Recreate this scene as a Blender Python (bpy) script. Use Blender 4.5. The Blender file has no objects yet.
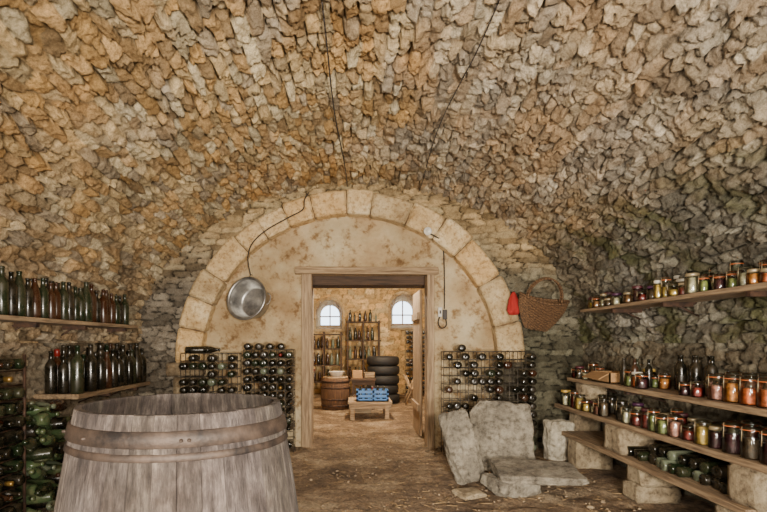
import bpy, math, random, bmesh
import numpy as np
from mathutils import Matrix, Vector, noise as mnoise
random.seed(7)
R=random.random
def U(a,b): return a+(b-a)*R()
scene=bpy.context.scene
COL=scene.collection
def S(r,g,b,a=1.0):
    f=lambda c:(c/255/12.92) if c/255<=0.04045 else ((c/255+0.055)/1.055)**2.4
    return (f(r),f(g),f(b),a)

# ------------------------------------------------------------ materials
def newmat(name):
    m=bpy.data.materials.new(name); m.use_nodes=True
    nt=m.node_tree; b=nt.nodes['Principled BSDF']
    return m,nt,b
def L(nt,a,b): nt.links.new(a,b)
def texco(nt,scale=(1,1,1)):
    tc=nt.nodes.new('ShaderNodeTexCoord'); mp=nt.nodes.new('ShaderNodeMapping')
    mp.inputs['Scale'].default_value=scale
    L(nt,tc.outputs['Object'],mp.inputs['Vector']); return mp.outputs['Vector']
def noise_t(nt,vec,scale,detail=4,rough=.6):
    n=nt.nodes.new('ShaderNodeTexNoise'); n.inputs['Scale'].default_value=scale
    n.inputs['Detail'].default_value=detail; n.inputs['Roughness'].default_value=rough
    L(nt,vec,n.inputs['Vector']); return n.outputs['Fac']
def ramp(nt,fac,stops):
    r=nt.nodes.new('ShaderNodeValToRGB'); e=r.color_ramp.elements
    while len(e)<len(stops): e.new(0.5)
    for i,(p,c) in enumerate(stops): e[i].position=p; e[i].color=c
    L(nt,fac,r.inputs['Fac']); return r.outputs['Color']
def mixc(nt,fac,a,b,mode='MIX'):
    m=nt.nodes.new('ShaderNodeMix'); m.data_type='RGBA'; m.blend_type=mode
    for sock,v in ((m.inputs[0],fac),(m.inputs[6],a),(m.inputs[7],b)):
        if isinstance(v,bpy.types.NodeSocket): L(nt,v,sock)
        else: sock.default_value=v
    return m.outputs[2]
def bump(nt,b,h,dist=.01,strength=1):
    n=nt.nodes.new('ShaderNodeBump'); n.inputs['Distance'].default_value=dist; n.inputs['Strength'].default_value=strength
    L(nt,h,n.inputs['Height']); L(nt,n.outputs['Normal'],b.inputs['Normal'])

def mat_noise(name,c1,c2,scale=6,rough=.85,bd=.008,bscale=40,mapscale=(1,1,1),metal=0,p=(.35,.65),c3=None):
    m,nt,b=newmat(name); v=texco(nt,mapscale)
    f=noise_t(nt,v,scale,6,.65)
    stops=[(p[0],c1),(p[1],c2)]
    if c3: stops=[(p[0],c1),((p[0]+p[1])/2,c2),(p[1],c3)]
    c=ramp(nt,f,stops); L(nt,c,b.inputs['Base Color'])
    b.inputs['Roughness'].default_value=rough; b.inputs['Metallic'].default_value=metal
    if bd: bump(nt,b,noise_t(nt,v,bscale,5,.7),bd)
    return m
def mat_plain(name,c,rough=.5,metal=0,coat=0,trans=0):
    m,nt,b=newmat(name); b.inputs['Roughness'].default_value=rough; b.inputs['Metallic'].default_value=metal
    b.inputs['Coat Weight'].default_value=coat; b.inputs['Transmission Weight'].default_value=trans
    v=texco(nt); f=noise_t(nt,v,18,4)
    d=tuple(x*.7 for x in c[:3])+(1,)
    L(nt,ramp(nt,f,[(.3,d),(.7,c)]),b.inputs['Base Color']); return m
def mat_bottle(name,c,dust=.22):
    m,nt,b=newmat(name); v=texco(nt)
    d=S(100,84,62)
    f=noise_t(nt,v,7,6,.7)
    fac=ramp(nt,f,[(.42,(0,0,0,1)),(.7,(dust,dust,dust,1))])
    L(nt,mixc(nt,fac,c,d),b.inputs['Base Color'])
    L(nt,ramp(nt,f,[(.4,(.14,.14,.14,1)),(.7,(.5,.5,.5,1))]),b.inputs['Roughness'])
    b.inputs['Coat Weight'].default_value=.1
    return m

def mat_stone(name,bd=.012):
    m,nt,b=newmat(name); v=texco(nt)
    at=nt.nodes.new('ShaderNodeAttribute'); at.attribute_name='Col'
    f=noise_t(nt,v,11,9,.72); g=noise_t(nt,v,75,5,.75)
    c=mixc(nt,1.0,at.outputs['Color'],ramp(nt,f,[(.32,(.54,.49,.43,1)),(.5,(1.0,.99,.97,1)),(.72,(1.34,1.32,1.27,1))]),'MULTIPLY')
    c=mixc(nt,.8,c,ramp(nt,g,[(.32,(.5,.46,.42,1)),(.56,(1.1,1.1,1.1,1))]),'MULTIPLY')
    L(nt,c,b.inputs['Base Color']); b.inputs['Roughness'].default_value=.95
    b.inputs['Specular IOR Level'].default_value=.15
    ad=nt.nodes.new('ShaderNodeMath'); ad.operation='MULTIPLY_ADD'; ad.inputs[1].default_value=.4
    L(nt,g,ad.inputs[0]); L(nt,noise_t(nt,v,26,7,.8),ad.inputs[2])
    bump(nt,b,ad.outputs[0],bd*3.2)
    return m
M_stone=mat_stone('rubble_stone')
def plaster():
    m,nt,b=newmat('old_lime_plaster'); v=texco(nt)
    c=ramp(nt,noise_t(nt,v,2.0,8,.62),[(.32,S(172,142,102)),(.5,S(202,178,138)),(.68,S(220,204,168))])
    c=mixc(nt,.8,c,ramp(nt,noise_t(nt,v,8,8,.72),[(.36,S(166,142,110)),(.48,(1,1,1,1))]),'MULTIPLY')
    c=mixc(nt,.6,c,ramp(nt,noise_t(nt,v,1.1,4,.6),[(.4,S(190,174,150)),(.58,(1,1,1,1))]),'MULTIPLY')
    L(nt,c,b.inputs['Base Color']); b.inputs['Roughness'].default_value=.92
    bump(nt,b,noise_t(nt,v,9,9,.72),.07); return m
M_plaster=plaster()
def limestone(name,c1,c2,c3):
    m,nt,b=newmat(name); v=texco(nt)
    c=ramp(nt,noise_t(nt,v,3.4,8,.65),[(.33,c1),(.5,c2),(.67,c3)])
    c=mixc(nt,.8,c,ramp(nt,noise_t(nt,v,22,6,.75),[(.36,S(172,150,120)),(.52,(1,1,1,1))]),'MULTIPLY')
    L(nt,c,b.inputs['Base Color']); b.inputs['Roughness'].default_value=.9
    bump(nt,b,noise_t(nt,v,18,8,.75),.028); return m
M_arch=limestone('arch_limestone',S(180,150,104),S(214,186,138),S(230,210,170))
M_arch2=limestone('arch_limestone_b',S(158,134,98),S(192,168,126),S(214,194,156))
M_arch3=limestone('arch_limestone_c',S(188,154,102),S(214,180,126),S(228,202,154))
def earth():
    m,nt,b=newmat('packed_earth'); v=texco(nt)
    c=ramp(nt,noise_t(nt,v,1.7,9,.72),[(.34,S(84,66,48)),(.5,S(142,118,90)),(.64,S(192,170,138))])
    c=mixc(nt,.95,c,ramp(nt,noise_t(nt,v,26,7,.8),[(.36,(.36,.33,.3,1)),(.5,(1,1,1,1)),(.68,(1.6,1.52,1.42,1))]),'MULTIPLY')
    L(nt,c,b.inputs['Base Color']); b.inputs['Roughness'].default_value=.95
    bump(nt,b,noise_t(nt,v,20,9,.8),.08); return m
M_earth=earth()
def wood(name,c1,c2,axis='y',k=5,rough=.8):
    sc={'x':(.6,9,9),'y':(9,.6,9),'z':(9,9,.6)}[axis]
    return mat_noise(name,c1,c2,k,rough,.006,14,mapscale=sc,p=(.3,.7))
M_wood_y=wood('weathered_plank_y',S(78,60,44),S(168,144,112),'y')
M_wood_x=wood('weathered_plank_x',S(88,68,48),S(182,156,120),'x')
M_wood_z=wood('weathered_plank_z',S(92,72,52),S(184,158,124),'z')
M_wood_dk=wood('dark_old_wood',S(34,25,19),S(76,56,42),'y')
M_wood_dx=wood('dark_old_wood_x',S(40,30,22),S(90,68,50),'x')
M_iron=mat_noise('rusty_iron',S(34,27,24),S(84,60,44),20,.7,.002,80,metal=.5)
M_wire=mat_noise('galvanised_wire',S(50,46,42),S(110,102,90),20,.55,0,metal=.6)
M_glass_dk=mat_bottle('dark_bottle_glass',S(13,14,9))
M_glass_gr=mat_bottle('green_bottle_glass',S(22,32,18))
M_glass_br=mat_bottle('brown_bottle_glass',S(48,25,12))
M_glass_pl=mat_bottle('pale_bottle_glass',S(96,104,86))
M_glass_lg=mat_bottle('moss_green_glass',S(58,74,48),.5)
M_foil_r=mat_plain('red_wax',S(120,26,18),.4)
M_foil_g=mat_plain('gold_foil',S(150,118,60),.35,metal=.6)
M_label=mat_plain('paper_label',S(190,176,140),.8)
BM=[M_glass_dk,M_glass_gr,M_glass_br,M_glass_pl,M_glass_lg,M_foil_r,M_foil_g,M_label]
def jarglass():
    m=bpy.data.materials.new('jar_glass'); m.use_nodes=True; nt=m.node_tree; nt.nodes.clear()
    o=nt.nodes.new('ShaderNodeOutputMaterial'); mx=nt.nodes.new('ShaderNodeMixShader')
    t=nt.nodes.new('ShaderNodeBsdfTransparent'); t.inputs[0].default_value=(.9,.95,.93,1)
    g=nt.nodes.new('ShaderNodeBsdfGlossy'); g.inputs['Roughness'].default_value=.1
    f=nt.nodes.new('ShaderNodeFresnel'); f.inputs[0].default_value=1.8
    L(nt,f.outputs[0],mx.inputs[0]); L(nt,t.outputs[0],mx.inputs[1]); L(nt,g.outputs[0],mx.inputs[2]); L(nt,mx.outputs[0],o.inputs[0]); return m
M_jar=jarglass()
jc=[S(220,142,66),S(136,42,32),S(74,32,38),S(208,172,84),S(136,142,80),S(150,104,62),S(228,120,64),S(208,196,162),S(96,76,56)]
def matjar(i,c):
    return mat_noise('preserve_contents_%d'%i,tuple(x*.45 for x in c[:3])+(1,),c,32,.4,.006,60,p=(.4,.6))
JM=[M_jar]+[matjar(i,c) for i,c in enumerate(jc)]+[mat_plain('orange_rubber_ring',S(200,108,58),.5),mat_plain('jar_lid_metal',S(164,148,116),.4,metal=.5),mat_plain('jar_lid_white',S(206,200,184),.45),mat_plain('jar_lid_purple',S(70,36,64),.45),matjar(9,S(214,150,130))]
M_alu=mat_noise('aluminium',S(120,120,122),S(200,198,192),5,.36,.002,60,metal=.9)
M_wicker=mat_noise('wicker',S(52,36,24),S(124,92,60),60,.8,.006,90)
M_red=mat_plain('red_cloth',S(160,30,24),.85)
M_cable=mat_plain('grey_cable',S(52,46,42),.6)
M_white=mat_plain('white_plastic',S(206,200,188),.4)
def slabmat(name,c1,c2,c3):
    m,nt,b=newmat(name); v=texco(nt)
    c=ramp(nt,noise_t(nt,v,4,9,.7),[(.33,c1),(.5,c2),(.68,c3)])
    c=mixc(nt,.9,c,ramp(nt,noise_t(nt,v,16,8,.8),[(.36,(.44,.4,.36,1)),(.5,(1,1,1,1)),(.66,(1.2,1.18,1.15,1))]),'MULTIPLY')
    L(nt,c,b.inputs['Base Color']); b.inputs['Roughness'].default_value=.93
    bump(nt,b,noise_t(nt,v,16,9,.82),.05); return m
M_slab=slabmat('slab_stone',S(104,98,88),S(146,138,122),S(182,174,156))
M_block=slabmat('pale_block',S(130,114,90),S(172,154,124),S(200,184,152))
M_whst=slabmat('whitish_stone',S(166,156,134),S(200,192,170),S(220,212,194))
M_blue=mat_plain('blue_plastic',S(46,116,190),.4)
M_rubber=mat_plain('tyre_rubber',S(28,26,25),.7)
M_card=mat_plain('cardboard',S(168,130,86),.85)

# ------------------------------------------------------------ mesh builder
class MB:
    def __init__(s): s.v=[];s.f=[];s.m=[];s.s=[]
    def add(s,vs,fs,mi=0,M=None,smooth=True):
        o=len(s.v)
        if M is not None: vs=[M@Vector(p) for p in vs]
        s.v.extend([tuple(p) for p in vs]); s.f.extend([tuple(i+o for i in f) for f in fs])
        s.m.extend([mi]*len(fs)); s.s.extend([smooth]*len(fs))
    def lathe(s,prof,M=None,mi=0,seg=14,a0=0,a1=None):
        full=a1 is None; n=seg; vs=[]; fs=[]
        for k,(r,z) in enumerate(prof):
            for i in range(n if full else n+1):
                a=a0+(2*math.pi if full else (a1-a0))*i/n
                vs.append((r*math.cos(a),r*math.sin(a),z))
        w=n if full else n+1
        for k in range(len(prof)-1):
            for i in range(n):
                j=(i+1)%w if full else i+1
                fs.append((k*w+i,k*w+j,(k+1)*w+j,(k+1)*w+i))
        s.add(vs,fs,mi,M)
    def box(s,x0,x1,y0,y1,z0,z1,mi=0,M=None,jit=0,bev=.0):
        b=min(bev,(x1-x0)/3,(y1-y0)/3,(z1-z0)/3)
        if b<=0:
            vs=[(x,y,z) for x in (x0,x1) for y in (y0,y1) for z in (z0,z1)]
            vs=[tuple(c+U(-jit,jit) for c in p) for p in vs]
            fs=[(0,1,3,2),(4,6,7,5),(0,4,5,1),(2,3,7,6),(0,2,6,4),(1,5,7,3)]
            s.add(vs,fs,mi,M,False); return
        bm=bmesh.new(); bmesh.ops.create_cube(bm,size=1)
        for v in bm.verts:
            v.co=Vector((x0 if v.co.x<0 else x1,y0 if v.co.y<0 else y1,z0 if v.co.z<0 else z1))+Vector((U(-jit,jit),U(-jit,jit),U(-jit,jit)))
        bmesh.ops.bevel(bm,geom=bm.edges[:],offset=b,segments=2,affect='EDGES',profile=.6)
        bm.verts.index_update()
        s.add([v.co.copy() for v in bm.verts],[[v.index for v in f.verts] for f in bm.faces],mi,M,False); bm.free()
    def rod(s,a,b,r=.004,mi=0,seg=5,r2=None):
        a=Vector(a);b=Vector(b);d=b-a
        q=d.to_track_quat('Z','Y').to_matrix().to_4x4(); M=Matrix.Translation(a)@q
        s.lathe([(0,0),(r,0),(r2 or r,d.length),(0,d.length)],M,mi,seg)
    def tube(s,pts,r=.005,mi=0,seg=6):
        for a,b in zip(pts[:-1],pts[1:]): s.rod(a,b,r,mi,seg)
    def make(s,name,mats,parent=None):
        me=bpy.data.meshes.new(name); me.from_pydata(s.v,[],s.f)
        for m in mats: me.materials.append(m)
        me.polygons.foreach_set('material_index',s.m); me.polygons.foreach_set('use_smooth',s.s)
        me.update(); o=bpy.data.objects.new(name,me); COL.objects.link(o)
        if parent: o.parent=parent
        return o
def empty(name):
    o=bpy.data.objects.new(name,None); COL.objects.link(o); return o

# ------------------------------------------------------------ numpy noise
def h2(i,j,s): 
    x=np.sin(i*127.1+j*311.7+s*74.7)*43758.5453; return x-np.floor(x)
def vn(x,y,s=0):
    xi=np.floor(x);yi=np.floor(y);a=x-xi;b=y-yi
    a=a*a*(3-2*a);b=b*b*(3-2*b)
    return (h2(xi,yi,s)*(1-a)+h2(xi+1,yi,s)*a)*(1-b)+(h2(xi,yi+1,s)*(1-a)+h2(xi+1,yi+1,s)*a)*b
def fbm(x,y,s=0,o=4):
    t=0;a=.5;n=0
    for k in range(o):
        t=t+a*vn(x,y,s+k);n+=a;x=x*2.03+11;y=y*2.03+5;a*=.55
    return t/n
def stones(u,v,su,sv,seed=1,wp=.24,bend=.05):
    pu=u+su*wp*(fbm(u/su*1.3,v/sv*.8,seed+20,4)-.5)*1.3
    pv=v+sv*wp*(fbm(u/su*1.3,v/sv*1.0,seed+30,4)-.5)*2.2+ bend*(fbm(u*.9,v*.9,seed+33,2)-.5)
    gu=pu/su;gv=pv/sv
    F1=np.full(u.shape,9.);F2=np.full(u.shape,9.);I=np.zeros_like(u);J=np.zeros_like(u);DU=np.zeros_like(u);DV=np.zeros_like(u)
    r0=np.floor(gv)
    for dj in (-1,0,1):
        r=r0+dj; off=h2(r,r*0+3,seed)*1.0; w=.6+.85*h2(r,r*0+9,seed)
        gs=gu*w+off*7; c0=np.floor(gs)
        for di in (-1,0,1):
            c=c0+di
            fx=c+.5+.8*(h2(c,r,seed+1)-.5); fy=r+.5+.6*(h2(c,r,seed+2)-.5)
            a=(gs-fx)/w**.3;b=gv-fy
            d=(np.abs(a)**5+np.abs(b)**5)**(1/5)
            m=d<F1
            F2=np.where(m,F1,np.minimum(F2,d))
            I=np.where(m,c,I);J=np.where(m,r,J);DU=np.where(m,a,DU);DV=np.where(m,b,DV);F1=np.where(m,d,F1)
    return F2-F1,I,J,DU,DV
def sstep(x,a,b):
    t=np.clip((x-a)/(b-a),0,1); return t*t*(3-2*t)
def stone_surface(name,us,vs,P,Nn,su,sv,amp,seed,palette,gapc,mask=None,zone=None,mat=None,fine=True):
    Ug,Vg=np.meshgrid(us,vs,indexing='ij')
    e,I,J,DU,DV=stones(Ug,Vg,su,sv,seed)
    jag=.07*(fbm(Ug*28,Vg*28,seed+80,3)-.5)
    k=sstep(e+jag,.015,.12)
    fill=.5*sstep(fbm(Ug*1.9,Vg*1.9,seed+90,3),.45,.68)
    rh=h2(I,J,seed+5); t1=h2(I,J,seed+6)-.5; t2=h2(I,J,seed+7)-.5
    face=.4+.6*rh+.8*t1*DU+1.0*t2*DV
    if fine:
        e2,I2,J2,A2,B2=stones(Ug+3.3,Vg*1.02+1.7,su*.4,sv*.55,seed+100,.5,.02)
        face=face+.24*(h2(I2,J2,seed+11)-.5)+.45*(h2(I2,J2,seed+12)-.5)*A2+.45*(h2(I2,J2,seed+13)-.5)*B2
    hgt=np.maximum(k*face,fill*.8)+ .28*(fbm(Ug*14,Vg*14,seed+40,5)-.5)+.13*(fbm(Ug*40,Vg*40,seed+50,2)-.5)
    hgt=hgt+.6*(fbm(Ug*1.7,Vg*1.7,seed+60,2)-.5)
    hgt=hgt*amp
    X,Y,Z=P(Ug,Vg); nx,ny,nz=Nn(Ug,Vg)
    X=X+nx*hgt;Y=Y+ny*hgt;Z=Z+nz*hgt
    pal=np.array(palette)[:,:3]
    ci=np.minimum((h2(I,J,seed+8)*len(pal)).astype(int),len(pal)-1)
    col=pal[ci]*(.72+.5*h2(I,J,seed+9))[...,None]
    g=np.array(gapc)[:3]
    kk=sstep(e+jag,.0,.10)[...,None]; mort=np.array(S(172,150,114)[:3])*.8
    gg=g+(mort-g)*(fill/.5)[...,None]*.8
    col=gg*(1-kk)+col*kk
    if zone is not None: col=zone(X,Y,Z,col)
    nu,nv=len(us),len(vs)
    co=np.stack([X,Y,Z],-1).reshape(-1,3)
    idx=np.arange(nu*nv).reshape(nu,nv)
    q=np.stack([idx[:-1,:-1],idx[1:,:-1],idx[1:,1:],idx[:-1,1:]],-1).reshape(-1,4)
    if mask is not None:
        cen=(co[q[:,0]]+co[q[:,2]])/2
        q=q[mask(cen[:,0],cen[:,1],cen[:,2])]
    me=bpy.data.meshes.new(name)
    me.vertices.add(len(co)); me.vertices.foreach_set('co',co.astype(np.float32).ravel())
    me.loops.add(len(q)*4); me.loops.foreach_set('vertex_index',q.astype(np.int32).ravel())
    me.polygons.add(len(q)); me.polygons.foreach_set('loop_start',np.arange(0,len(q)*4,4,dtype=np.int32))
    me.update(calc_edges=True); me.validate()
    ca=me.color_attributes.new('Col','FLOAT_COLOR','POINT')
    ca.data.foreach_set('color',np.concatenate([col.reshape(-1,3),np.ones((nu*nv,1))],1).astype(np.float32).ravel())
    me.polygons.foreach_set('use_smooth',[True]*len(me.polygons))
    me.materials.append(mat or M_stone)
    o=bpy.data.objects.new(name,me); COL.objects.link(o); return o

# ------------------------------------------------------------ vault and side walls
CX,A,B,ZS=.06,2.75,2.0,1.28
th=np.linspace(math.pi,0,2001); ex=CX+A*np.cos(th); ez=ZS+B*np.sin(th)
sl=np.concatenate([[0],np.cumsum(np.hypot(np.diff(ex),np.diff(ez)))]); ARC=sl[-1]
def prof(v):
    s=v-ZS
    t=np.interp(s,sl,th)
    x=CX+A*np.cos(t); z=ZS+B*np.sin(t)
    nx=-np.cos(t)/A; nz=-np.sin(t)/B; l=np.hypot(nx,nz); nx,nz=nx/l,nz/l
    lo=s<0; hi=s>ARC
    z=np.where(lo,v,np.where(hi,ZS-(s-ARC),z)); x=np.where(lo,CX-A,np.where(hi,CX+A,x))
    nx=np.where(lo,1,np.where(hi,-1,nx)); nz=np.where(lo|hi,0,nz)
    return x,z,nx,nz
def Pv(u,v): x,z,_,_=prof(v); return x,u,z
def Nv(u,v): _,_,nx,nz=prof(v); return nx,nx*0,nz
tan=[S(204,170,120),S(210,184,138),S(188,156,110),S(214,192,150),S(172,146,108),S(196,176,140),S(220,204,168),S(198,162,108),S(182,166,140)]
GAP=S(70,54,38)
def zone_vault(X,Y,Z,col):
    n=fbm(X*1.3+Y*.9,Z*1.3-Y*.7,3,4); n2=fbm(X*2.7+Y*2.2,Z*2.7-Y*1.9,33,4)
    l=col.mean(-1,keepdims=True)
    gr=sstep(X+(n-.5)*1.7,1.55,2.3)*sstep(-(Z+(n-.5)*1.6),-2.95,-2.2)
    green=np.array(S(90,96,66)[:3])
    grey=np.array([.9,.87,.72])*l*.62
    mixg=sstep(n2,.4,.62)[...,None]
    col=col*(1-gr[...,None]*.92)+ (green*(.25+l*1.6)*mixg+grey*(1-mixg))*gr[...,None]*.92
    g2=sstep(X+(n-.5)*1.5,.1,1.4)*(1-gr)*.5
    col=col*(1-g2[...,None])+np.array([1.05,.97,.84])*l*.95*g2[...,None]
    o=sstep(fbm(X*.9+5,Y*.9+Z,17,3),.52,.68)*.35
    col=col*(1-o[...,None])+col*np.array([1.06,.85,.6])*o[...,None]
    d=sstep(fbm(X*1.6+11,Y*1.4+Z*1.2,47,4),.54,.7)*.5
    col=col*(1-d[...,None]*.5)
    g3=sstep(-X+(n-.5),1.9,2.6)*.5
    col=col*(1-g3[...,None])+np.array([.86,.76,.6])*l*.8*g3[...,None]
    g4=sstep(fbm(X*2.1+40,Y*.8,23,4),.53,.68)*.35
    col=col*(1-g4[...,None])+np.array([1.03,.98,.86])*l*1.1*g4[...,None]
    return col
ys=np.concatenate([np.arange(-3,1.6,.07),np.arange(1.6,6.42,.012)])
ysc=np.concatenate([np.arange(-3,2.4,.08),np.arange(2.4,6.42,.018)])
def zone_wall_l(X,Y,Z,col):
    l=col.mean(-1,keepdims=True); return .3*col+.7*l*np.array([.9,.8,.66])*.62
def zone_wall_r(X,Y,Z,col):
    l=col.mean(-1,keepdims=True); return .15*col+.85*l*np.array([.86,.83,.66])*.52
stone_surface('ceiling',ys,np.linspace(ZS,ZS+ARC,640),Pv,Nv,.20,.082,.088,1,tan,GAP,zone=zone_vault)
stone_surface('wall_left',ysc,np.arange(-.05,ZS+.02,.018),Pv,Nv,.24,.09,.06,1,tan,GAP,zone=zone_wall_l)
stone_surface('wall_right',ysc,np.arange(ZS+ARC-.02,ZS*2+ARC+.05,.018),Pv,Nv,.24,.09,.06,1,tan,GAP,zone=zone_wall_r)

AX,AZ,RI,RO=-.06,1.045,1.79,2.08
def mask_arch(x,y,z):
    d=np.hypot(x-AX,z-AZ)
    return np.where(z>AZ,d>1.93,np.abs(x-AX)>1.95)
greyp=[S(200,176,134),S(178,156,118),S(210,190,148),S(160,138,102),S(190,166,126),S(204,182,142)]
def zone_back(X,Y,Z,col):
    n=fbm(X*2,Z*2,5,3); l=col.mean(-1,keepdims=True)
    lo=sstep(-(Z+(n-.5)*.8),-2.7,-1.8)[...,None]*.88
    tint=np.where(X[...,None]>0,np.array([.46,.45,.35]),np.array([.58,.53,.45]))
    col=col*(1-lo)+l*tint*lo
    # darker, greener stones of the jamb to the right of the arch
    dk=(sstep(X+(n-.5)*.5,1.9,2.05)*sstep(-(Z+(n-.5)*.5),-1.55,-1.25))[...,None]*.6
    return col*(1-dk)+col*np.array([.45,.48,.42])*dk
stone_surface('wall_back',np.arange(-2.85,2.95,.014),np.arange(-.05,3.5,.014),
    lambda u,v:(u,u*0+6.27,v),lambda u,v:(u*0,u*0-1,u*0),.26,.075,.07,4,greyp,S(62,49,35),mask=mask_arch,zone=zone_back)
stone_surface('wall_front',np.arange(-2.9,3.0,.06),np.arange(-.05,3.5,.06),
    lambda u,v:(u,u*0-2.95,v),lambda u,v:(u*0,u*0+1,u*0),.22,.09,.05,9,tan,GAP,fine=False)

DX0,DX1,DZ=-.62,.94,2.13
b=MB()
b.box(-2.05,DX0,6.32,6.9,-.05,3.2); b.box(DX1,2.0,6.32,6.9,-.05,3.2); b.box(DX0,DX1,6.32,6.9,DZ,3.2)
b.make('wall_plaster_infill',[M_plaster])

# voussoir arch and its piers
def block8(c8,bev=.015,disp=.008,seed=0,cuts=5):
    bm=bmesh.new(); vv=[bm.verts.new(p) for p in c8]
    for f in [(0,1,3,2),(4,6,7,5),(0,4,5,1),(2,3,7,6),(0,2,6,4),(1,5,7,3)]: bm.faces.new([vv[i] for i in f])
    bmesh.ops.recalc_face_normals(bm,faces=bm.faces[:])
    bmesh.ops.subdivide_edges(bm,edges=bm.edges[:],cuts=cuts,use_grid_fill=True)
    bm.normal_update()
    sharp=[e for e in bm.edges if len(e.link_faces)==2 and e.calc_face_angle(0)>.6]
    bmesh.ops.bevel(bm,geom=sharp,offset=bev,segments=2,affect='EDGES')
    for v in bm.verts:
        v.co+=mnoise.noise_vector(v.co*7+Vector((seed,0,0)))*disp+mnoise.noise_vector(v.co*22+Vector((seed,0,0)))*disp*.5
    bm.verts.index_update()
    r=([v.co.copy() for v in bm.verts],[[v.index for v in f.verts] for f in bm.faces]); bm.free(); return r
b=MB(); nb=15
ws=[U(.7,1.3) for _ in range(nb)]; tot=sum(ws); a=0
for i,w in enumerate(ws):
    a0=math.pi*a/tot; a+=w; a1=math.pi*a/tot; g=.003
    ro=RO+U(-.035,.035); ri=RI+U(-.006,.006); yf=6.14+U(-.015,.015)
    c=[]
    for ang in (a0+g,a1-g):
        for rr in (ri,ro):
            for y in (yf,6.36): c.append((rr,y,ang))
    vv,ff=block8(c,seed=i,disp=.006,bev=.008,cuts=9)
    vv=[(AX+p[0]*math.cos(p[2]),p[1],AZ+p[0]*math.sin(p[2])) for p in vv]
    b.add(vv,ff,mi=random.choice([0,0,1,2]))
b.lathe([(RI+.012,0),(RO-.04,0)],Matrix.Translation((AX,6.185,AZ))@Matrix.Rotation(math.pi/2,4,'X'),3,60,a0=0,a1=math.pi)
for sgn in (-1,1):
    z=-.03; k=0
    while z<AZ-.02:
        h=min(U(.24,.36),AZ-z)
        if AZ-z-h<.1:h=AZ-z
        e=U(0,.08)+(.12 if z+h>AZ-.01 else 0)
        xa,xb=AX+sgn*RI,AX+sgn*(RO+e); x0,x1=min(xa,xb),max(xa,xb)
        c=[(x,y,zz) for x in (x0,x1) for y in (6.14,6.36) for zz in (z+.004,z+h-.004)]
        b.add(*block8(c,seed=k+50*sgn,disp=.01),mi=4 if sgn<0 else 5); z+=h;k+=1
M_mort=mat_noise('lime_mortar',S(84,64,44),S(124,100,70),9,.95,.02,30)
M_pier=limestone('pier_stone',S(104,90,70),S(144,126,98),S(172,154,122))
M_pier2=limestone('dark_pier_stone',S(66,60,48),S(96,88,70),S(122,112,90))  # darker version of the pier stone, used on the right pier
b.make('stone_arch',[M_arch,M_arch2,M_arch3,M_mort,M_pier,M_pier2])

# door frame
b=MB()
b.box(-.74,1.02,6.24,6.42,2.12,2.22,1,bev=.012,jit=.012)
b.box(-.66,-.53,6.25,6.45,-.02,2.12,0,bev=.01,jit=.006)
b.box(.88,.97,6.25,6.45,-.02,2.12,0,bev=.01,jit=.006)
b.box(-.62,.94,6.5,6.9,2.02,2.16,2,bev=.01,jit=.008)
b.box(-.62,-.56,6.45,6.9,-.02,2.1,0,bev=.01)
b.make('door_1_frame',[M_wood_z,M_wood_x,M_wood_dx])
b=MB()
for i in range(5): b.box(.87,.91,6.9+i*.16,7.05+i*.16,.02,2.0,0,bev=.006)
for z in (.35,1.6): b.box(.84,.87,6.92,7.65,z,z+.1,0,bev=.006)
b.rod((.85,7.6,1.0),(.80,7.6,1.0),.02,1,8)
b.make('door_1',[M_wood_z,M_iron])

# ------------------------------------------------------------ floor
fy=np.concatenate([np.arange(-3,3.2,.1),np.arange(3.2,7.2,.015),np.arange(7.2,13.9,.06)])
fx=np.arange(-3.4,3.8,.02)
FX,FY=np.meshgrid(fx,fy,indexing='ij')
FZ=.04*(fbm(FX*1.4,FY*1.4,70,3)-.55)+.045*(fbm(FX*7,FY*7,71,5)-.5)
me=bpy.data.meshes.new('floor'); idx=np.arange(FX.size).reshape(FX.shape)
q=np.stack([idx[:-1,:-1],idx[1:,:-1],idx[1:,1:],idx[:-1,1:]],-1).reshape(-1,4)
me.from_pydata(np.stack([FX,FY,FZ],-1).reshape(-1,3).tolist(),[],q.tolist())
me.polygons.foreach_set('use_smooth',[True]*len(me.polygons)); me.materials.append(M_earth)
COL.objects.link(bpy.data.objects.new('floor',me))
M_peb=mat_noise('pebble',S(90,74,56),S(170,150,120),9,.95,.01,30)
M_straw=mat_noise('straw_litter',S(100,78,50),S(184,154,110),9,.9,0)
b=MB()
for i in range(1100):
    x,y=U(-1.6,2.3),U(3.6,7.5); r=U(.004,.012)*(1 if R()<.93 else 2)
    Mx=Matrix.Translation((x,y,0.0))@Matrix.Rotation(U(0,6),4,'Z')@Matrix.Diagonal((r*U(1,2),r,r*.7,1))
    b.lathe([(0,-1),(.8,-.6),(1,0),(.7,.7),(0,1)],Mx,0,6)
for i in range(900):
    x,y=U(-1.4,2.2),U(3.7,7.8); an=U(0,6.28); l=U(.02,.1)
    b.rod((x,y,.003),(x+l*math.cos(an),y+l*math.sin(an),.012),.0022,1,4)
b.make('floor_litter',[M_peb,M_straw])

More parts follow.
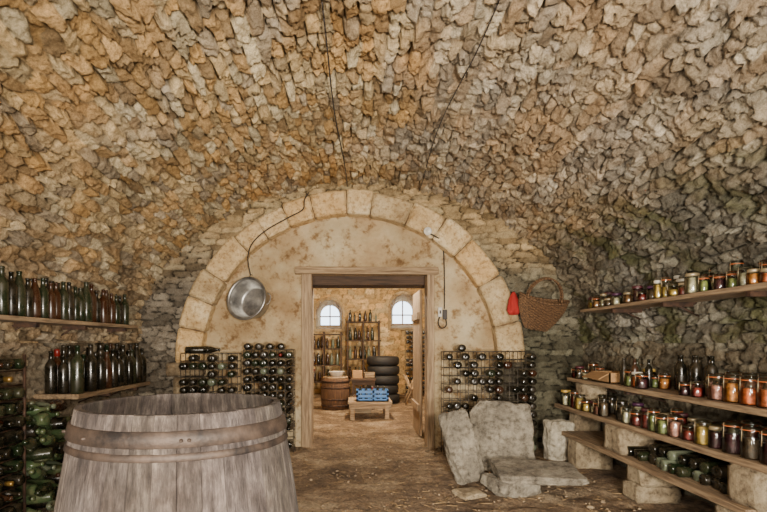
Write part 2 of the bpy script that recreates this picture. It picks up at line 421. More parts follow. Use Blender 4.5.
# ------------------------------------------------------------ second room
R2x,R2A=.35,2.95
th2=np.linspace(math.pi,0,801); e2x=R2x+R2A*np.cos(th2); e2z=1.3+1.75*np.sin(th2)
sl2=np.concatenate([[0],np.cumsum(np.hypot(np.diff(e2x),np.diff(e2z)))]); ARC2=sl2[-1]
def prof2(v):
    s=v-1.3;t=np.interp(s,sl2,th2);x=R2x+R2A*np.cos(t);z=1.3+1.75*np.sin(t)
    nx=-np.cos(t);nz=-np.sin(t);lo=s<0;hi=s>ARC2
    z=np.where(lo,v,np.where(hi,1.3-(s-ARC2),z));x=np.where(lo,R2x-R2A,np.where(hi,R2x+R2A,x))
    return x,z,np.where(lo,1,np.where(hi,-1,nx)),np.where(lo|hi,0,nz)
ys2=np.arange(6.85,13.1,.045)
yel=[S(222,192,142),S(212,180,128),S(230,206,160),S(220,184,128)]
for nm,a0,a1 in (('wall_store_left',-.05,1.32),('ceiling_store',1.3,1.3+ARC2),('wall_store_right',1.28+ARC2,2.65+ARC2)):
    stone_surface(nm,ys2,np.arange(a0,a1+.04,.045),lambda u,v:(prof2(v)[0],u,prof2(v)[1]),
       lambda u,v:(prof2(v)[2],u*0,prof2(v)[3]),.26,.12,.05,14,yel,S(150,116,76),fine=False)
WIN=[(-.66,.34,1.62,.42),(1.25,.36,1.66,.5)]
def mask_win(x,y,z):
    m=np.ones_like(x,dtype=bool)
    for cx,hw,z0,hs in WIN:
        m&=~((np.abs(x-cx)<hw)&(z>z0)&(z<z0+hs))
        m&=~((np.hypot(x-cx,z-z0-hs)<hw)&(z>=z0+hs-.01))
    return m
stone_surface('wall_store_back',np.arange(-2.7,3.4,.025),np.arange(-.05,3.2,.025),
    lambda u,v:(u,u*0+13.0,v),lambda u,v:(u*0,u*0-1,u*0),.26,.12,.035,15,yel,S(160,126,84),mask=mask_win,fine=False)
for k,(cx,hw,z0,hs) in enumerate(WIN):
    b=MB()
    def outl(s,zb): 
        p=[(cx-hw*s,zb)]
        for i in range(13):
            t=math.pi-math.pi*i/12; p.append((cx+hw*s*math.cos(t),zb+hs*s+hw*s*math.sin(t)))
        p.append((cx+hw*s,zb)); return p
    o0=outl(1.03,z0-.01); o1=outl(.72,z0+.10)
    n=len(o0); vs=[(x,12.96,z) for x,z in o0]+[(x,13.5,z) for x,z in o1]
    b.add(vs,[(i,(i+1)%n,n+(i+1)%n,n+i) for i in range(n)],0,None,False)
    o2=outl(1.16,z0-.05)
    vs=[(x,12.95,z) for x,z in o0]+[(x,12.95,z) for x,z in o2]
    b.add(vs,[(i,(i+1)%n,n+(i+1)%n,n+i) for i in range(n)],0,None,False)
    w=hw*.72; zt=z0+.10+(hs+hw)*.72
    b.box(cx-.015,cx+.015,13.46,13.5,z0+.10,zt,1); b.box(cx-w,cx+w,13.46,13.5,z0+.10+.24,z0+.13+.24,1)
    b.box(cx-w,cx+w,13.45,13.51,z0+.09,z0+.13,1)
    b.make('window_%d'%(k+1),[M_plaster,M_wood_z])

# ------------------------------------------------------------ bottles
WINE=[(0,.006),(.034,0),(.038,.008),(.0385,.10),(.038,.19),(.032,.213),(.018,.232),(.0145,.245),(.0135,.285),(.016,.287),(.016,.298),(0,.299)]
CHAMP=[(0,.012),(.038,0),(.043,.008),(.044,.09),(.043,.15),(.036,.20),(.024,.245),(.016,.275),(.0145,.29),(.018,.293),(.018,.305),(0,.307)]
def place(pos,d=(0,0,1),s=1):
    q=Vector(d).to_track_quat('Z','Y').to_matrix().to_4x4()
    return Matrix.Translation(pos)@q@Matrix.Scale(s,4)
def bottle(b,pos,d=(0,0,1),s=1,mi=None,kind=None,foil=None,label=False,seg=12):
    if mi is None: mi=random.choices([0,1,2,3],[6,4,2,.5])[0]
    M=place(pos,d,s); p=WINE if (kind or R()<.7) else CHAMP
    b.lathe(p,M,mi,seg)
    if foil is None: foil=R()<.18
    if foil:
        r=.0185 if p is WINE else .021
        b.lathe([(0,p[-1][1]+.001),(r*.93,p[-1][1]+.001),(r,.285),(r*1.03,.25),(r*.9,.249)],M,random.choice([5,6,0,0]),seg)
    if label:
        rr=p[3][0]+.0008
        b.lathe([(rr,.055),(rr,.135)],M,7,8,a0=-2.6,a1=0.2)

def board(name,x0,x1,y0,y1,z,th=.04,mats=None,brackets=(),wallx=None):
    b=MB(); b.box(x0,x1,y0,y1,z-th,z,0,bev=.006,jit=.004)
    for y in brackets:
        s=1 if wallx>0 else -1
        xa=x1 if s>0 else x0; xo=x0 if s>0 else x1
        b.box(min(xa,xo+s*.04),max(xa,xo+s*.04),y-.02,y+.02,z-th-.035,z-th,1)
        b.rod((xa-s*.02,y,z-th-.12),(xo+s*.16,y,z-th-.02),.008,1,6)
    return b.make(name,mats or [M_wood_y,M_iron])

board('wall_shelf',-2.72,-2.38,2.9,5.6,1.47,.035,brackets=(3.9,4.6,5.4),wallx=-1)
b=MB(); y=2.98
while y<5.55:
    for x in (-2.455,-2.55):
        if x<-2.5 and R()<.2: continue
        bottle(b,(x+U(-.01,.01),y+U(-.01,.01),1.471),s=U(.98,1.2),mi=random.choices([0,1,2,3],[5,3,5,.5])[0],foil=R()<.06,label=R()<.1)
    y+=U(.085,.105)
b.make('standing_wine_bottles',BM)
board('wall_shelf',-2.72,-2.30,4.25,5.75,.85,.04,brackets=(4.9,5.5),wallx=-1)
b=MB(); y=4.32
while y<5.7:
    for x in (-2.36,-2.47,-2.58):
        if R()<.1: continue
        bottle(b,(x+U(-.01,.01),y+U(-.01,.01),.851),s=U(1.05,1.4),mi=random.choices([0,1,2],[8,2,1])[0],foil=R()<.2,label=R()<.14)
    y+=U(.1,.125)
b.make('standing_wine_bottles',BM)
b=MB()
for y in (3.08,3.6):
    for x in (-2.6,-2.33): b.rod((x,y,-.01),(x,y,1.2),.012,0,6)
rows=11
for r in range(rows):
    z=.1+r*.1
    for x in (-2.58,-2.34): b.rod((x,3.08,z-.012),(x,3.6,z-.012),.006,0,5)
b.make('bottle_rack',[M_iron])
b=MB()
for r in range(rows):
    z=.1+r*.1+.036
    for k in range(5):
        if R()<.06: continue
        y=3.13+k*.1
        if R()<.6: bottle(b,(-2.32+U(0,.03),y,z),(-1,0,0),.95,foil=False,mi=random.choice([0,0,0,1]))
        else: bottle(b,(-2.6+U(0,.02),y,z),(1,0,0),.95,mi=random.choice([0,0,2]),foil=R()<.3)
b.make('racked_wine_bottles',BM)
b=MB()
for r in range(10):
    for k in range(9-r//2):
        y=3.72+.05*(r%2)+k*.093; z=.042+r*.08
        x=-2.24-.012*r+U(-.07,.07)
        t=R()
        if t<.4: bottle(b,(x,y,z+.03),(-1,U(-.3,.3),-.1),1.1,mi=random.choice([4,4,1,0]),foil=False)
        elif t<.75: bottle(b,(x-.3,y,z),(1,U(-.7,.1),U(.05,.25)),1.1,mi=random.choice([4,4,4,1,3]),foil=False)
        else: bottle(b,(x-.1,y+.1,z),(.35,-1,U(.1,.35)),1.1,mi=random.choice([4,4,1,3,2]),foil=False)
b.make('green_bottle_heap',BM)

def wire_rack(name,x0,x1,y0,y1,z1,nx,nz):
    b=MB()
    for i in range(nx+1):
        x=x0+(x1-x0)*i/nx
        for y in (y0,y1): b.rod((x,y,-.01),(x,y,z1),.0045,0,5)
    for j in range(nz+1):
        z=.06+(z1-.06)*j/nz
        for y in (y0,y1): b.rod((x0,y,z),(x1,y,z),.0045,0,5)
        for i in range(0,nx+1): b.rod((x0+(x1-x0)*i/nx,y0,z),(x0+(x1-x0)*i/nx,y1,z),.003,0,4)
    return b.make(name,[M_wire])
wire_rack('wire_bottle_rack',-1.30,-.72,5.95,6.12,1.2,6,12)
b=MB()
for c in range(6):
    for r in range(12):
        if R()<.06: continue
        x=-1.30+(c+.5)*.58/6; z=.06+r*.095+.037
        if R()<.7: bottle(b,(x,5.88+U(-.02,.02),z),(0,1,0),.98,foil=False,mi=random.choices([0,1,3],[8,2,.6])[0])
        else: bottle(b,(x,6.2,z),(0,-1,0),1,foil=R()<.3,mi=0)
for k in range(4): bottle(b,(-1.25+k*.13,5.9,1.24),(0,1,0),1,foil=False,mi=0)
b.make('racked_wine_bottles',BM)
wire_rack('wire_bottle_rack',-2.02,-1.36,5.92,6.09,1.16,6,12)
b=MB()
for c in range(6):
    for r in range(12):
        if R()<.25 and r>6: continue
        x=-2.02+(c+.5)*.66/6; z=.06+r*.0917+.037
        bottle(b,(x,5.8+U(-.03,.03),z),(0,1,0),.98 ,foil=False,mi=random.choices([0,1,3],[7,2,.6])[0])
for k in range(3): bottle(b,(-1.95+.02*k,5.88+k*.085,1.20),(1,.15,0),1.0,mi=0,foil=False)
b.make('racked_wine_bottles',BM)
wire_rack('wire_bottle_rack',1.02,2.06,5.88,6.05,1.18,11,12)
b=MB(); cw=1.04/11
for c in range(11):
    for r in range(12):
        z=.06+r*.0933+.037; x=1.02+(c+.5)*cw
        pr=.95 if (c<3 and r<6) else (.8 if c in (5,6) and r<11 else (.8 if c>8 and r<8 else .35))
        if R()<pr: bottle(b,(x,5.76+U(-.02,.02),z),(0,1,0),.98,foil=False,mi=random.choices([0,1,3,2],[8,2,.7,1])[0])
bottle(b,(1.22,5.8,1.222),(0,1,0),1.1,mi=0,foil=False)
b.make('racked_wine_bottles',BM)

# ------------------------------------------------------------ vat
def mbarrel():
    m,nt,bs=newmat('vat_staves'); v=texco(nt,(8,8,.8))
    at=nt.nodes.new('ShaderNodeAttribute'); at.attribute_name='Col'
    c=ramp(nt,noise_t(nt,v,4,9,.72),[(.3,S(46,40,38)),(.5,S(98,90,84)),(.7,S(150,140,130))])
    c=mixc(nt,1.0,c,at.outputs['Color'],'MULTIPLY')
    v2=texco(nt); c=mixc(nt,.85,c,ramp(nt,noise_t(nt,v2,4,6,.65),[(.38,(.42,.37,.35,1)),(.6,(1.1,1.1,1.1,1))]),'MULTIPLY')
    L(nt,c,bs.inputs['Base Color']); bs.inputs['Roughness'].default_value=.75
    bump(nt,bs,noise_t(nt,v,16,7,.75),.02); return m
M_vat=mbarrel()
vat=empty('wooden_vat'); BX,BY=-.815,2.42
ns=34; HT=1.0
def rad(z): return .60-.10*z-.045*max(0,z)**2
vs=[];fs=[];cols=[]
zs=[0,.15,.3,.45,.6,.7,.8,.88,.94,.99,1.0]
for k in range(ns):
    a0=2*math.pi*k/ns;a1=2*math.pi*(k+1)/ns; g=.0022
    top=HT+U(-.002,.002); t=U(.8,1.12); cc=(t,t*U(.95,1.0),t*U(.92,1.02),1); dr=U(-.002,.002)
    o=len(vs); na=5
    for z in zs:
        zz=z*top/HT
        for i in range(na):
            a=a0+g+(a1-a0-2*g)*i/(na-1); r=rad(z)+dr-(.002 if i in(0,na-1) else 0)-(.003 if z==1.0 else 0)
            vs.append((r*math.cos(a),r*math.sin(a),zz))
    for z in reversed(zs):
        zz=z*top/HT
        for i in range(na):
            a=a0+g+(a1-a0-2*g)*i/(na-1); r=rad(z)-.032
            vs.append((r*math.cos(a),r*math.sin(a),zz))
    T=2*len(zs)
    for j in range(T-1):
        for i in range(na-1):
            fs.append((o+j*na+i,o+j*na+i+1,o+(j+1)*na+i+1,o+(j+1)*na+i))
    for j in range(len(zs)-1):
        for i in (0,na-1):
            jj=T-1-j
            fs.append((o+j*na+i,o+(j+1)*na+i,o+(jj-1)*na+i,o+jj*na+i))
    cols+=[cc]*(len(vs)-o)
me=bpy.data.meshes.new('staves'); me.from_pydata(vs,[],fs)
ca=me.color_attributes.new('Col','FLOAT_COLOR','POINT'); ca.data.foreach_set('color',[c for x in cols for c in x])
me.materials.append(M_vat); ob=bpy.data.objects.new('staves',me); COL.objects.link(ob); ob.parent=vat
M_hoop_i=mat_noise('hoop_iron',S(32,28,27),S(86,72,62),8,.6,.003,60,metal=.3)
b=MB()
def hoop(z0,z1,t,mi):
    b.lathe([(rad(z0)+.001,z0),(rad(z0)+t,z0+.004),(rad(z1)+t,z1-.004),(rad(z1)+.001,z1)],None,mi,72)
hoop(.875,.94,.012,0); hoop(.825,.855,.007,0); hoop(.30,.36,.012,0); hoop(.06,.12,.012,0)
for a in (-1.2,-1.26,-2.1,-2.6): b.lathe([(0,.014),(.006,.012),(.008,0)],Matrix.Rotation(a,4,'Z')@Matrix.Translation((rad(.9)+.012,0,.905))@Matrix.Rotation(math.pi/2,4,'Y'),0,8)
b.make('hoops',[M_hoop_i],vat)
b=MB(); b.lathe([(0,.10),(rad(.1)-.03,.10)],None,0,48)
for i in range(7): b.box(-.5+i*.145,-.5+i*.145+.14,-math.sqrt(max(0.01,.52**2-(-.43+i*.145)**2)),math.sqrt(max(0.01,.52**2-(-.43+i*.145)**2)),.1,.125,0)
b.make('vat_bottom',[M_wood_dk],vat)
vat.location=(BX,BY,0)

# ------------------------------------------------------------ right shelves
board('jar_shelf',2.42,2.80,2.6,5.5,1.64,.035,brackets=(3.2,4.1,4.9),wallx=1)
board('jar_shelf',2.34,2.82,2.3,5.65,.90,.04,brackets=(4.5,5.4),wallx=1)
board('jar_shelf',2.28,2.82,2.3,5.85,.59,.04)
board('jar_shelf',2.22,2.82,2.9,5.5,.33,.04)
def jar(b,x,y,z,r=.045,h=.11,c=None,style=None):
    if c is None: c=random.choices([1,2,3,4,5,6,7,8,9,14],[3,3,2,3,3,4,1,4,3,2])[0]
    st=style if style is not None else random.choice([0,0,1,2,3])
    M=Matrix.Translation((x,y,z))
    fill=U(.6,.88)
    b.lathe([(0,.005),(r*.9,.005),(r*.93,.012),(r*.93,h*fill),(0,h*fill)],M,c,14)
    b.lathe([(0,.0),(r*.92,0),(r,.01),(r,h*.84),(r*.84,h*.95),(r*.84,h)],M,0,16)
    if st==0:
        b.lathe([(r*.88,h*.93),(r*.9,h*.93),(r*.9,h+.012),(r*.8,h+.016),(0,h+.015)],M,random.choice([11,12,11,13,3,4]),16)
    else:
        if st<3: b.lathe([(r*.84,h),(r*.98,h),(r*.98,h+.004),(r*.84,h+.004)],M,10,16)
        b.lathe([(r*.95,h+.005),(r*.95,h+.014),(r*.7,h+.024),(0,h+.024)],M,0,16)
        b.lathe([(0,h+.006),(r*.88,h+.006)],M,11,14)
        b.rod((x+r*1.03,y,z+h*.5),(x+r*1.0,y,z+h+.02),.0025,11,5); b.rod((x-r*1.0,y,z+h+.02),(x-r*1.03,y,z+h*.6),.0025,11,5)
def jar_row(name,x0,x1,y0,y1,z,rs,hs,nrow=2,skip=.1,excl=()):
    b=MB()
    for k in range(nrow):
        xx=x0+(x1-x0)*(k/(max(1,nrow-1)))
        y=y0+.05*k
        while y<y1:
            r=U(*rs); y+=r
            if R()>skip and not any(a<y<c for a,c in excl):
                jar(b,xx+U(-.025,.02),y,z+.001,r,U(*hs))
            y+=r+U(.004,.04)
    return b.make(name,JM)
jar_row('preserve_jars',2.49,2.61,2.7,5.45,1.64,(.034,.057),(.06,.14),2,.05)
b=MB(); y=2.8
while y<4.4:
    jar(b,2.67,y,1.641,.045,U(.14,.19),random.choice([8,3,9,8]),random.choice([0,1,2])); y+=U(.12,.3)
b.make('tall_preserve_jars',JM)
jar_row('preserve_jars',2.41,2.56,3.55,5.55,.90,(.036,.055),(.07,.15),2,.1,excl=((4.6,5.25),(3.75,4.2)))
b=MB()
for i,y in enumerate((2.72,2.86,3.0,3.14,3.28,3.42)):
    jar(b,2.43,y,.901,.064,.15,random.choice([7,1,14,7]),1)
    jar(b,2.58,y+.05,.901,.064,.16,random.choice([7,1,14]),1)
b.make('tomato_preserve_jars',JM)
b=MB()
for i in range(6): bottle(b,(2.60+.04*(i%2),3.72+i*.088,.901),s=.95,mi=0,kind=1,foil=False)
for i in range(4): bottle(b,(2.43+.07*(i%2),4.62-i*.09,.901),s=.8,mi=i%3,foil=False)
b.make('standing_wine_bottles',BM)
b=MB()
b.box(2.38,2.62,4.78,5.15,.901,.912,0)
for a in ((2.38,2.392,4.78,5.15),(2.608,2.62,4.78,5.15),(2.38,2.62,4.78,4.792),(2.38,2.62,5.138,5.15)): b.box(*a,.901,1.0,0)
b.box(2.27,2.384,4.79,5.14,.988,.996,0,Matrix.Translation((2.38,0,.99))@Matrix.Rotation(-.5,4,'Y')@Matrix.Translation((-2.38,0,-.99)))
b.make('cardboard_box',[M_card])
jar_row('preserve_jars',2.36,2.52,3.3,5.75,.59,(.04,.062),(.08,.16),2,.08,excl=((4.55,4.8),))
b=MB()
for i,y in enumerate((2.75,2.9,3.05,3.2)):
    jar(b,2.37,y,.591,.062,.17,random.choice([3,9,6]),1)
    jar(b,2.52,y+.05,.591,.06,.17,random.choice([3,2,6]),1)
b.make('large_preserve_jars',JM)
b=MB()
for i in range(13):
    y=3.2+i*.1
    bottle(b,(2.3+U(-.03,.03),y,.37),(1,U(-.15,.15),0),1,foil=False,mi=random.choices([0,1,3],[4,1,2])[0])
for i in range(7):
    bottle(b,(2.33,3.3+i*.12,.445),(1,U(-.2,.2),0),1,foil=False,mi=random.choices([0,1,3],[4,1,2])[0])
b.make('lying_wine_bottles',BM)

# ------------------------------------------------------------ rocks and blocks
def rock(name,size,loc,rot=(0,0,0),seed=0,mat=None,pw=14,lump=.03,cuts=34,taper=0,chips=9):
    rs=random.Random(seed)
    bm=bmesh.new(); bmesh.ops.create_cube(bm,size=2)
    bmesh.ops.subdivide_edges(bm,edges=bm.edges[:],cuts=cuts,use_grid_fill=True)
    sx,sy,sz=[s/2 for s in size]; mn=min(size)
    planes=[]
    for i in range(chips):
        n=Vector((rs.choice((-1,1))*rs.uniform(.3,1),rs.choice((-1,1))*rs.uniform(0,.8),rs.choice((-1,1))*rs.uniform(.2,1))).normalized()
        sup=abs(n.x)+abs(n.y)+abs(n.z)
        planes.append((n,sup*rs.uniform(.68,.88)))
    for v in bm.verts:
        p=v.co; l=(abs(p.x)**pw+abs(p.y)**pw+abs(p.z)**pw)**(1/pw); p=p/l
        for n,d in planes:
            t=p.dot(n)
            if t>d: p=p-n*(t-d)
        d=mnoise.noise(p*1.3+Vector((seed*3.1,seed,0)))*lump*2.4
        p=p*(1+d)
        k=1-taper*(p.z*.5+.5)
        v.co=Vector((p.x*sx*k,p.y*sy*k,p.z*sz))
        v.co+=mnoise.noise_vector(v.co*9+Vector((seed,0,0)))*mn*.06+mnoise.noise_vector(v.co*28)*mn*.05+mnoise.noise_vector(v.co*60)*mn*.02
    me=bpy.data.meshes.new(name); bm.to_mesh(me); bm.free()
    for p in me.polygons: p.use_smooth=True
    me.materials.append(mat or M_slab)
    o=bpy.data.objects.new(name,me); COL.objects.link(o); o.rotation_euler=rot
    o.location=loc
    bpy.context.view_layer.update()
    zmin=min((o.matrix_world@v.co).z for v in me.vertices)
    o.location.z+=loc[2]-zmin
    return o
rock('upright_stone',(.29,.15,.64),(.97,4.66,-.02),(-.12,-.24,.1),3,taper=.1)
rock('leaning_stone_slab',(.66,.15,.70),(1.43,5.05,-.02),(-.36,.05,-.12),5,taper=.12)
rock('support_stone',(.40,.32,.15),(1.34,4.40,-.02),(0,0,.3),8)
rock('flat_stone_slab',(.70,.52,.07),(1.56,4.40,.12),(0.06,0.03,-.08),12,chips=6)
rock('floor_stone',(.22,.2,.045),(.96,4.3,-.01),(0,0,.4),14,mat=M_block)
rock('floor_stone',(.2,.18,.10),(1.85,4.78,-.01),(0,0,.7),15)
rock('white_stone_block',(.27,.2,.44),(2.24,5.62,-.02),(0,0,.1),17,mat=M_whst,chips=4)
def blk(name,x0,x1,y0,y1,z0,z1,mats=None):
    b=MB(); c=[(x,y,z) for x in (x0,x1) for y in (y0,y1) for z in (z0,z1)]
    b.add(*block8(c,seed=x0*7+y0*3,disp=.014,bev=.012)); return b.make(name,[mats or M_block])
blk('shelf_support_block',2.24,2.6,4.3,4.62,.33,.55)
blk('shelf_support_block',2.36,2.62,5.3,5.5,.59,.86)
blk('shelf_support_block',2.33,2.66,2.42,2.66,.59,.86)
blk('shelf_support_block',2.26,2.62,2.86,3.12,.33,.55)
blk('shelf_support_block',2.24,2.62,2.95,3.2,-.02,.29)
blk('shelf_support_block',2.24,2.6,4.05,4.3,.0,.14); blk('shelf_support_block',2.26,2.58,4.02,4.27,.14,.29)
blk('shelf_support_block',2.24,2.6,5.15,5.4,-.02,.29)
blk('shelf_support_block',2.42,2.7,5.6,5.8,-.02,.55)

# ------------------------------------------------------------ hanging pot
b=MB()
Mp=Matrix.Translation((-1.25,6.06,1.79))@Matrix.Rotation(math.radians(-20),4,'Z')@Matrix.Rotation(math.radians(80),4,'X')
prof_pot=[(0,-.14),(.18,-.14),(.20,-.125),(.235,.06),(.238,.075),(.255,.08),(.262,.073),(.262,.084),(.252,.09),(.232,.084),(.228,.06),(.194,-.118),(.17,-.13),(0,-.13)]
b.lathe(prof_pot,Mp,0,40)
for s in (0,math.pi):
    pts=[]
    for i in range(9):
        a=math.pi*i/8-math.pi/2
        pts.append(Mp@Vector((math.cos(s)*(.245+.05*math.cos(a)),.07*math.sin(a),.03)))
    b.tube(pts,.006,0,6)
b.tube([Vector((-1.27,6.34,2.12)),Vector((-1.27,6.2,2.11)),Vector((-1.27,6.11,2.04))],.005,1)
b.make('aluminium_pot',[M_alu,M_iron])

# ------------------------------------------------------------ basket
bs=empty('wicker_basket')
b=MB()
nu,nvv=64,22
vs=[];fs=[]
for j in range(nvv+1):
    t=j/nvv
    z=-.33+.33*t
    rx=.13+.15*math.sin(min(1,t*1.05)*math.pi/2); ry=.07+.08*math.sin(min(1,t)*math.pi/2)
    for i in range(nu):
        a=2*math.pi*i/nu
        wv=.009*(1 if (i//2+j)%2 else -1)
        vs.append(((rx+wv)*math.cos(a),(ry+wv)*math.sin(a),z+.05*abs(math.cos(a))**2*t))
for j in range(nvv):
    for i in range(nu): fs.append((j*nu+i,j*nu+(i+1)%nu,(j+1)*nu+(i+1)%nu,(j+1)*nu+i))
fs.append(tuple(range(nu)))
b.add(vs,fs,0,None,False)
rim=[Vector((.285*math.cos(a),.155*math.sin(a),.008+.05*abs(math.cos(a))**2)) for a in [2*math.pi*i/40 for i in range(41)]]
b.tube(rim,.014,0,7)
for yy in (-.03,.03):
    b.tube([Vector((.20*math.cos(math.pi*i/20),yy,.03+.25*math.sin(math.pi*i/20))) for i in range(21)],.012,0,6)
ob=b.make('basket_body',[M_wicker],bs)
md=ob.modifiers.new('thick','SOLIDIFY'); md.thickness=.008
b=MB(); b.rod((0,.2,.25),(0,-.06,.27),.01,0,6); b.make('peg',[M_iron],bs)
bs.location=(2.20,5.98,1.76); bs.rotation_euler=(math.radians(16),math.radians(10),0)
b=MB()
# pleated cloth bag hanging from a nail
prb=[(.012,0),(.03,-.03),(.055,-.09),(.07,-.16),(.075,-.22),(.06,-.255),(.0,-.26)]
vs=[];fs=[];n=28
for r,z in prb:
    for i in range(n):
        a=2*math.pi*i/n; rr=r*(1+.16*math.sin(a*7+z*20))
        vs.append((rr*math.cos(a),rr*.6*math.sin(a),z+.01*math.sin(a*3)))
for k in range(len(prb)-1):
    for i in range(n): fs.append((k*n+i,k*n+(i+1)%n,(k+1)*n+(i+1)%n,(k+1)*n+i))
b.add(vs,fs,0,Matrix.Translation((1.88,6.06,1.88)))
b.rod((1.88,6.3,1.88),(1.88,6.03,1.89),.008,1)
b.make('red_cloth_bag',[M_red,M_iron])

# ------------------------------------------------------------ cables, lamp, switch
def vz(x,off=.07): return ZS+(B-off)*math.sqrt(max(0,1-((x-CX)/(A-off))**2))
def smooth(p,n=6):
    p=[Vector(q) for q in p]; out=[]
    for i in range(len(p)-1):
        a,b_,c,d=p[max(0,i-1)],p[i],p[i+1],p[min(len(p)-1,i+2)]
        for k in range(n):
            t=k/n; out.append(.5*((2*b_)+(c-a)*t+(2*a-5*b_+4*c-d)*t*t+(3*b_-a-3*c+d)*t**3))
    out.append(p[-1]); return out
b=MB(); b.tube(smooth([Vector((-.22+.12*(i/10)+.012*math.sin(i*.9),2.0+i*.417,vz(-.2,.10)+.006*math.sin(i*1.3))) for i in range(11)]),.0055,0,6); b.make('ceiling_cable',[M_cable])
b=MB(); b.tube(smooth([Vector((.74+.03*math.sin(i*.8),2.0+i*.417,vz(.76,.10)+.006*math.sin(i*1.7))) for i in range(11)]),.005,0,6); b.make('ceiling_cable',[M_cable])
b=MB()
p=[(-.55,6.1,3.08),(-.60,6.06,2.98),(-.62,6.05,2.86),(-.8,6.05,2.76),(-1.05,6.06,2.62),(-1.22,6.08,2.47),(-1.28,6.1,2.3),(-1.27,6.2,2.11)]
b.tube(smooth(p),.007,0,6); b.make('hanging_cord',[M_cable])
lamp=empty('spot_lamp')
b=MB(); Ml=place((.85,6.07,2.61),(.2,-1,-.25)); b.lathe([(0,-.03),(.03,-.03),(.045,.02),(.048,.05),(.04,.05),(0,.035)],Ml,0,18)
b.rod((.85,6.18,2.64),(.85,6.09,2.62),.012,0,8); b.make('lamp_head',[M_white],lamp)
b=MB()
b.tube(smooth([(.86,6.11,2.6),(.95,6.11,2.56),(1.06,6.18,2.5),(1.09,6.29,2.4),(1.10,6.3,2.1),(1.10,6.3,1.7)]),.008,0,6)
b.tube(smooth([(1.05,6.28,1.63),(1.02,6.27,1.53),(1.06,6.26,1.46),(1.12,6.27,1.5),(1.11,6.28,1.6)]),.007,0,6)
b.make('power_cable',[M_cable])
b=MB(); b.box(1.02,1.07,6.27,6.32,1.6,1.72,0,bev=.006); b.box(1.08,1.13,6.27,6.32,1.57,1.69,1,bev=.006); b.box(1.035,1.055,6.262,6.275,1.64,1.68,1); b.make('light_switch_box',[M_white,M_cable])

# ------------------------------------------------------------ second room contents
def shelfunit(name,x0,x1,y0,y1,z1,levels,nvert=2):
    b=MB()
    for i in range(nvert):
        x=x0+(x1-x0-.04)*i/(nvert-1)
        for y in (y0,y1-.04): b.box(x,x+.04,y,y+.04,-.01,z1,0)
    for z in levels: b.box(x0-.02,x1+.02,y0-.01,y1+.01,z-.03,z,0)
    b.make(name,[M_wood_dx])
shelfunit('storage_shelf',-1.2,-.32,12.3,12.65,1.55,[.35,.75,1.15,1.5],3)
shelfunit('storage_shelf',-.2,.6,12.3,12.65,1.82,[.4,.9,1.35,1.8],3)
b=MB()
for z in (.35,.75,1.15):
    x=-1.1
    while x<-.38: bottle(b,(x,12.42,z+.001),s=U(.8,1),mi=random.choice([0,1,2,3])); x+=U(.09,.14)
for z in (.4,.9,1.35,1.8):
    x=-.12
    while x<.52: bottle(b,(x,12.42,z+.001),s=U(.6,1) if z>1.5 else 1,mi=random.choice([0,1,2,3])); x+=U(.09,.14)
b.make('standing_wine_bottles',BM)
wire_rack('wire_bottle_rack',1.22,1.72,12.3,12.5,1.6,5,14)
b=MB()
for c in range(5):
    for r in range(14):
        if R()<.9: bottle(b,(1.27+c*.1,12.25,.06+r*.11+.04),(0,1,0),1,foil=False,mi=0)
b.make('racked_wine_bottles',BM)
for k,z in enumerate((0,.2,.4,.6,.8)):
    b=MB(); b.lathe([(.2,.04),(.22,0),(.3,-.0),(.34,.03),(.35,.1),(.34,.17),(.3,.195),(.22,.195),(.2,.16),(.24,.1),(.2,.04)],Matrix.Translation((.60+U(-.015,.015),11.0,z)),0,30); b.make('car_tyre',[M_rubber])
M_bd=wood('old_barrel_wood',S(46,30,18),S(104,72,44),'z')
sb=MB(); sb.lathe([(0,.02),(.23,.02),(.22,0),(.25,0),(.28,.15),(.29,.3),(.28,.45),(.25,.6),(.23,.6),(.25,.45),(.25,.3),(.22,.08),(0,.07)],Matrix.Translation((-.38,9.9,0)),0,24)
for z in (.08,.2,.42,.54): sb.lathe([(.286-abs(z-.3)*.08,z-.015),(.295-abs(z-.3)*.08,z-.015),(.295-abs(z-.3)*.08,z+.02),(.28-abs(z-.3)*.08,z+.02)],Matrix.Translation((-.38,9.9,0)),1,24)
sb.make('small_barrel',[M_bd,M_iron])
b=MB(); b.lathe([(0,0),(.24,0),(.24,.03),(0,.03)],Matrix.Translation((-.38,9.9,.6)),0,24); b.make('barrel_lid',[M_wood_x])
b=MB(); b.lathe([(0,0),(.1,0),(.15,.09),(.155,.1),(.15,.1),(.1,.01),(0,.01)],Matrix.Translation((-.36,9.9,.631)),0,20); b.make('enamel_bowl',[M_white])
b=MB()
for i in range(4): b.box(-.12,.62,8.5+i*.2,8.68+i*.2,.26,.30,0,bev=.005)
for x in (-.08,.5):
    for y in (8.52,9.18): b.box(x,x+.07,y,y+.07,-.01,.26,0)
b.box(-.1,.6,8.53,8.57,.18,.26,0)
b.make('low_plank_table',[M_wood_x])
b=MB(); x0,x1,y0,y1,z0=.02,.56,8.52,8.9,.302
b.box(x0,x1,y0,y1,z0,z0+.02,0)
for z in (.302,.37,.44):
    for a in ((x0,x1,y0,y0+.015),(x0,x1,y1-.015,y1),(x0,x0+.015,y0,y1),(x1-.015,x1,y0,y1)): b.box(*a,z,z+.045,0)
for x in (x0,x1-.03,(x0+x1)/2):
    for y in (y0,y1-.03): b.box(x,x+.03,y,y+.03,z0,.485,0)
b.make('blue_plastic_crate',[M_blue])
b=MB()
for i in range(5):
    for j in range(3): bottle(b,(x0+.07+i*.1,y0+.07+j*.1,z0+.022),s=.72,mi=random.choice([0,1,3]))
b.make('crated_bottles',BM)
b=MB(); b.box(-.08,.40,9.75,10.35,.56,.60,0,bev=.005)
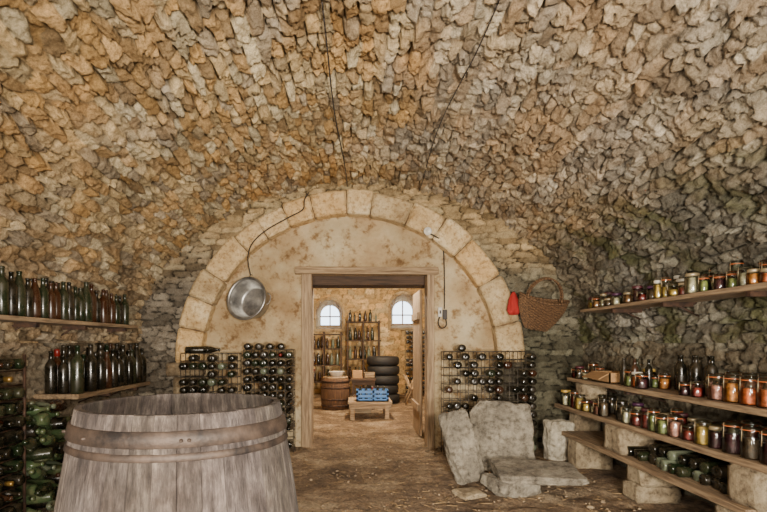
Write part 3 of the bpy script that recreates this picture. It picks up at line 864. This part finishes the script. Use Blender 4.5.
for x in (-.06,.32):
    for y in (9.78,10.27): b.box(x,x+.06,y,y+.06,-.01,.56,0)
b.box(-.06,.38,9.8,9.83,.47,.56,0)
b.make('work_table',[M_wood_dx])
b=MB(); b.box(-.05,.14,9.85,10.1,.601,.74,0,bev=.005); b.box(-.045,.135,9.855,10.095,.74,.746,0); b.make('cardboard_box',[M_card])
b=MB()
for z in (.601,.66): 
    for a in ((.17,.39,9.85,9.865),(.17,.39,10.1,10.115),(.17,.185,9.85,10.115),(.375,.39,9.85,10.115)): b.box(*a,z,z+.045,0)
b.box(.17,.39,9.85,10.115,.601,.61,0); b.make('wooden_fruit_crate',[M_wood_x])
b=MB()
b.box(-.06,.30,9.3,9.65,.0,.28,0,bev=.01); b.box(-.04,.28,9.32,9.63,.28,.31,1,bev=.005)
b.make('wooden_chest',[M_wood_x,M_wood_dx])
b=MB()
for y in (10.6,11.0):
    b.rod((1.05,y,0),(1.3,y,.6),.025,0,6); b.rod((1.3,y,0),(1.05,y,.6),.025,0,6)
b.rod((1.175,10.5,.33),(1.175,11.1,.33),.025,0,6); b.make('sawhorse',[M_wood_z])

# ------------------------------------------------------------ lights, world, camera
def area(name,loc,target,size,energy,color):
    l=bpy.data.lights.new(name,'AREA'); l.shape='DISK'; l.size=size; l.energy=energy; l.color=color
    o=bpy.data.objects.new(name,l); COL.objects.link(o); o.location=loc
    o.rotation_euler=(Vector(target)-Vector(loc)).to_track_quat('-Z','Y').to_euler(); return o
def spot(name,loc,target,energy,color,ang,rad_=.2,blend=.8):
    l=bpy.data.lights.new(name,'SPOT'); l.energy=energy; l.color=color; l.spot_size=math.radians(ang); l.spot_blend=blend; l.shadow_soft_size=rad_
    o=bpy.data.objects.new(name,l); COL.objects.link(o); o.location=loc
    o.rotation_euler=(Vector(target)-Vector(loc)).to_track_quat('-Z','Y').to_euler(); return o
warm=(1,.90,.77)
area('rear_fill_area',(.9,-1.4,1.0),(0,5,2.2),.35,310,warm)  # unseen area lights added behind the camera to light the vault
area('rear_fill_area',(-1.4,-1.2,.9),(0.3,5,2.4),.3,150,warm)  # second added area light, low on the left, out of view
area('rear_fill_soft',(0.2,-2.5,1.6),(0.2,6,1.5),1.8,120,warm)  # broad unseen fill added behind the camera to soften shadows
spot('rear_fill_spot',(.5,-.8,1.5),(0,6.3,1.6),980,warm,75,.12)  # unseen spot added to brighten the far end of the room
spot('rear_fill_spot',(-.6,-.8,1.9),(2.9,4.2,1.1),250,warm,60,.12)  # another added spot out of view, aimed at the jar shelves
def point(name,loc,e,c,r):
    l=bpy.data.lights.new(name,'POINT'); l.energy=e;l.color=c;l.shadow_soft_size=r
    o=bpy.data.objects.new(name,l);COL.objects.link(o);o.location=loc
point('store_room_fill',(.4,9.2,2.72),320,(1,.87,.68),.1)  # point lights added out of view above the lintel to brighten the store
point('store_room_fill',(.4,7.3,2.6),140,(1,.87,.68),.1)  # second hidden fill light for the store, no fixture modelled
w=bpy.data.worlds.new('World'); scene.world=w; w.use_nodes=True
bg=w.node_tree.nodes['Background']; bg.inputs[0].default_value=(.75,.87,1,1); bg.inputs[1].default_value=5.0
cam=bpy.data.cameras.new('camera'); co=bpy.data.objects.new('camera',cam); COL.objects.link(co)
co.location=(0,0,1.28); co.rotation_euler=(math.pi/2,0,0)
cam.sensor_width=36; cam.lens=36*511/767; cam.shift_x=.037; cam.shift_y=.1134; cam.clip_start=.05
scene.camera=co
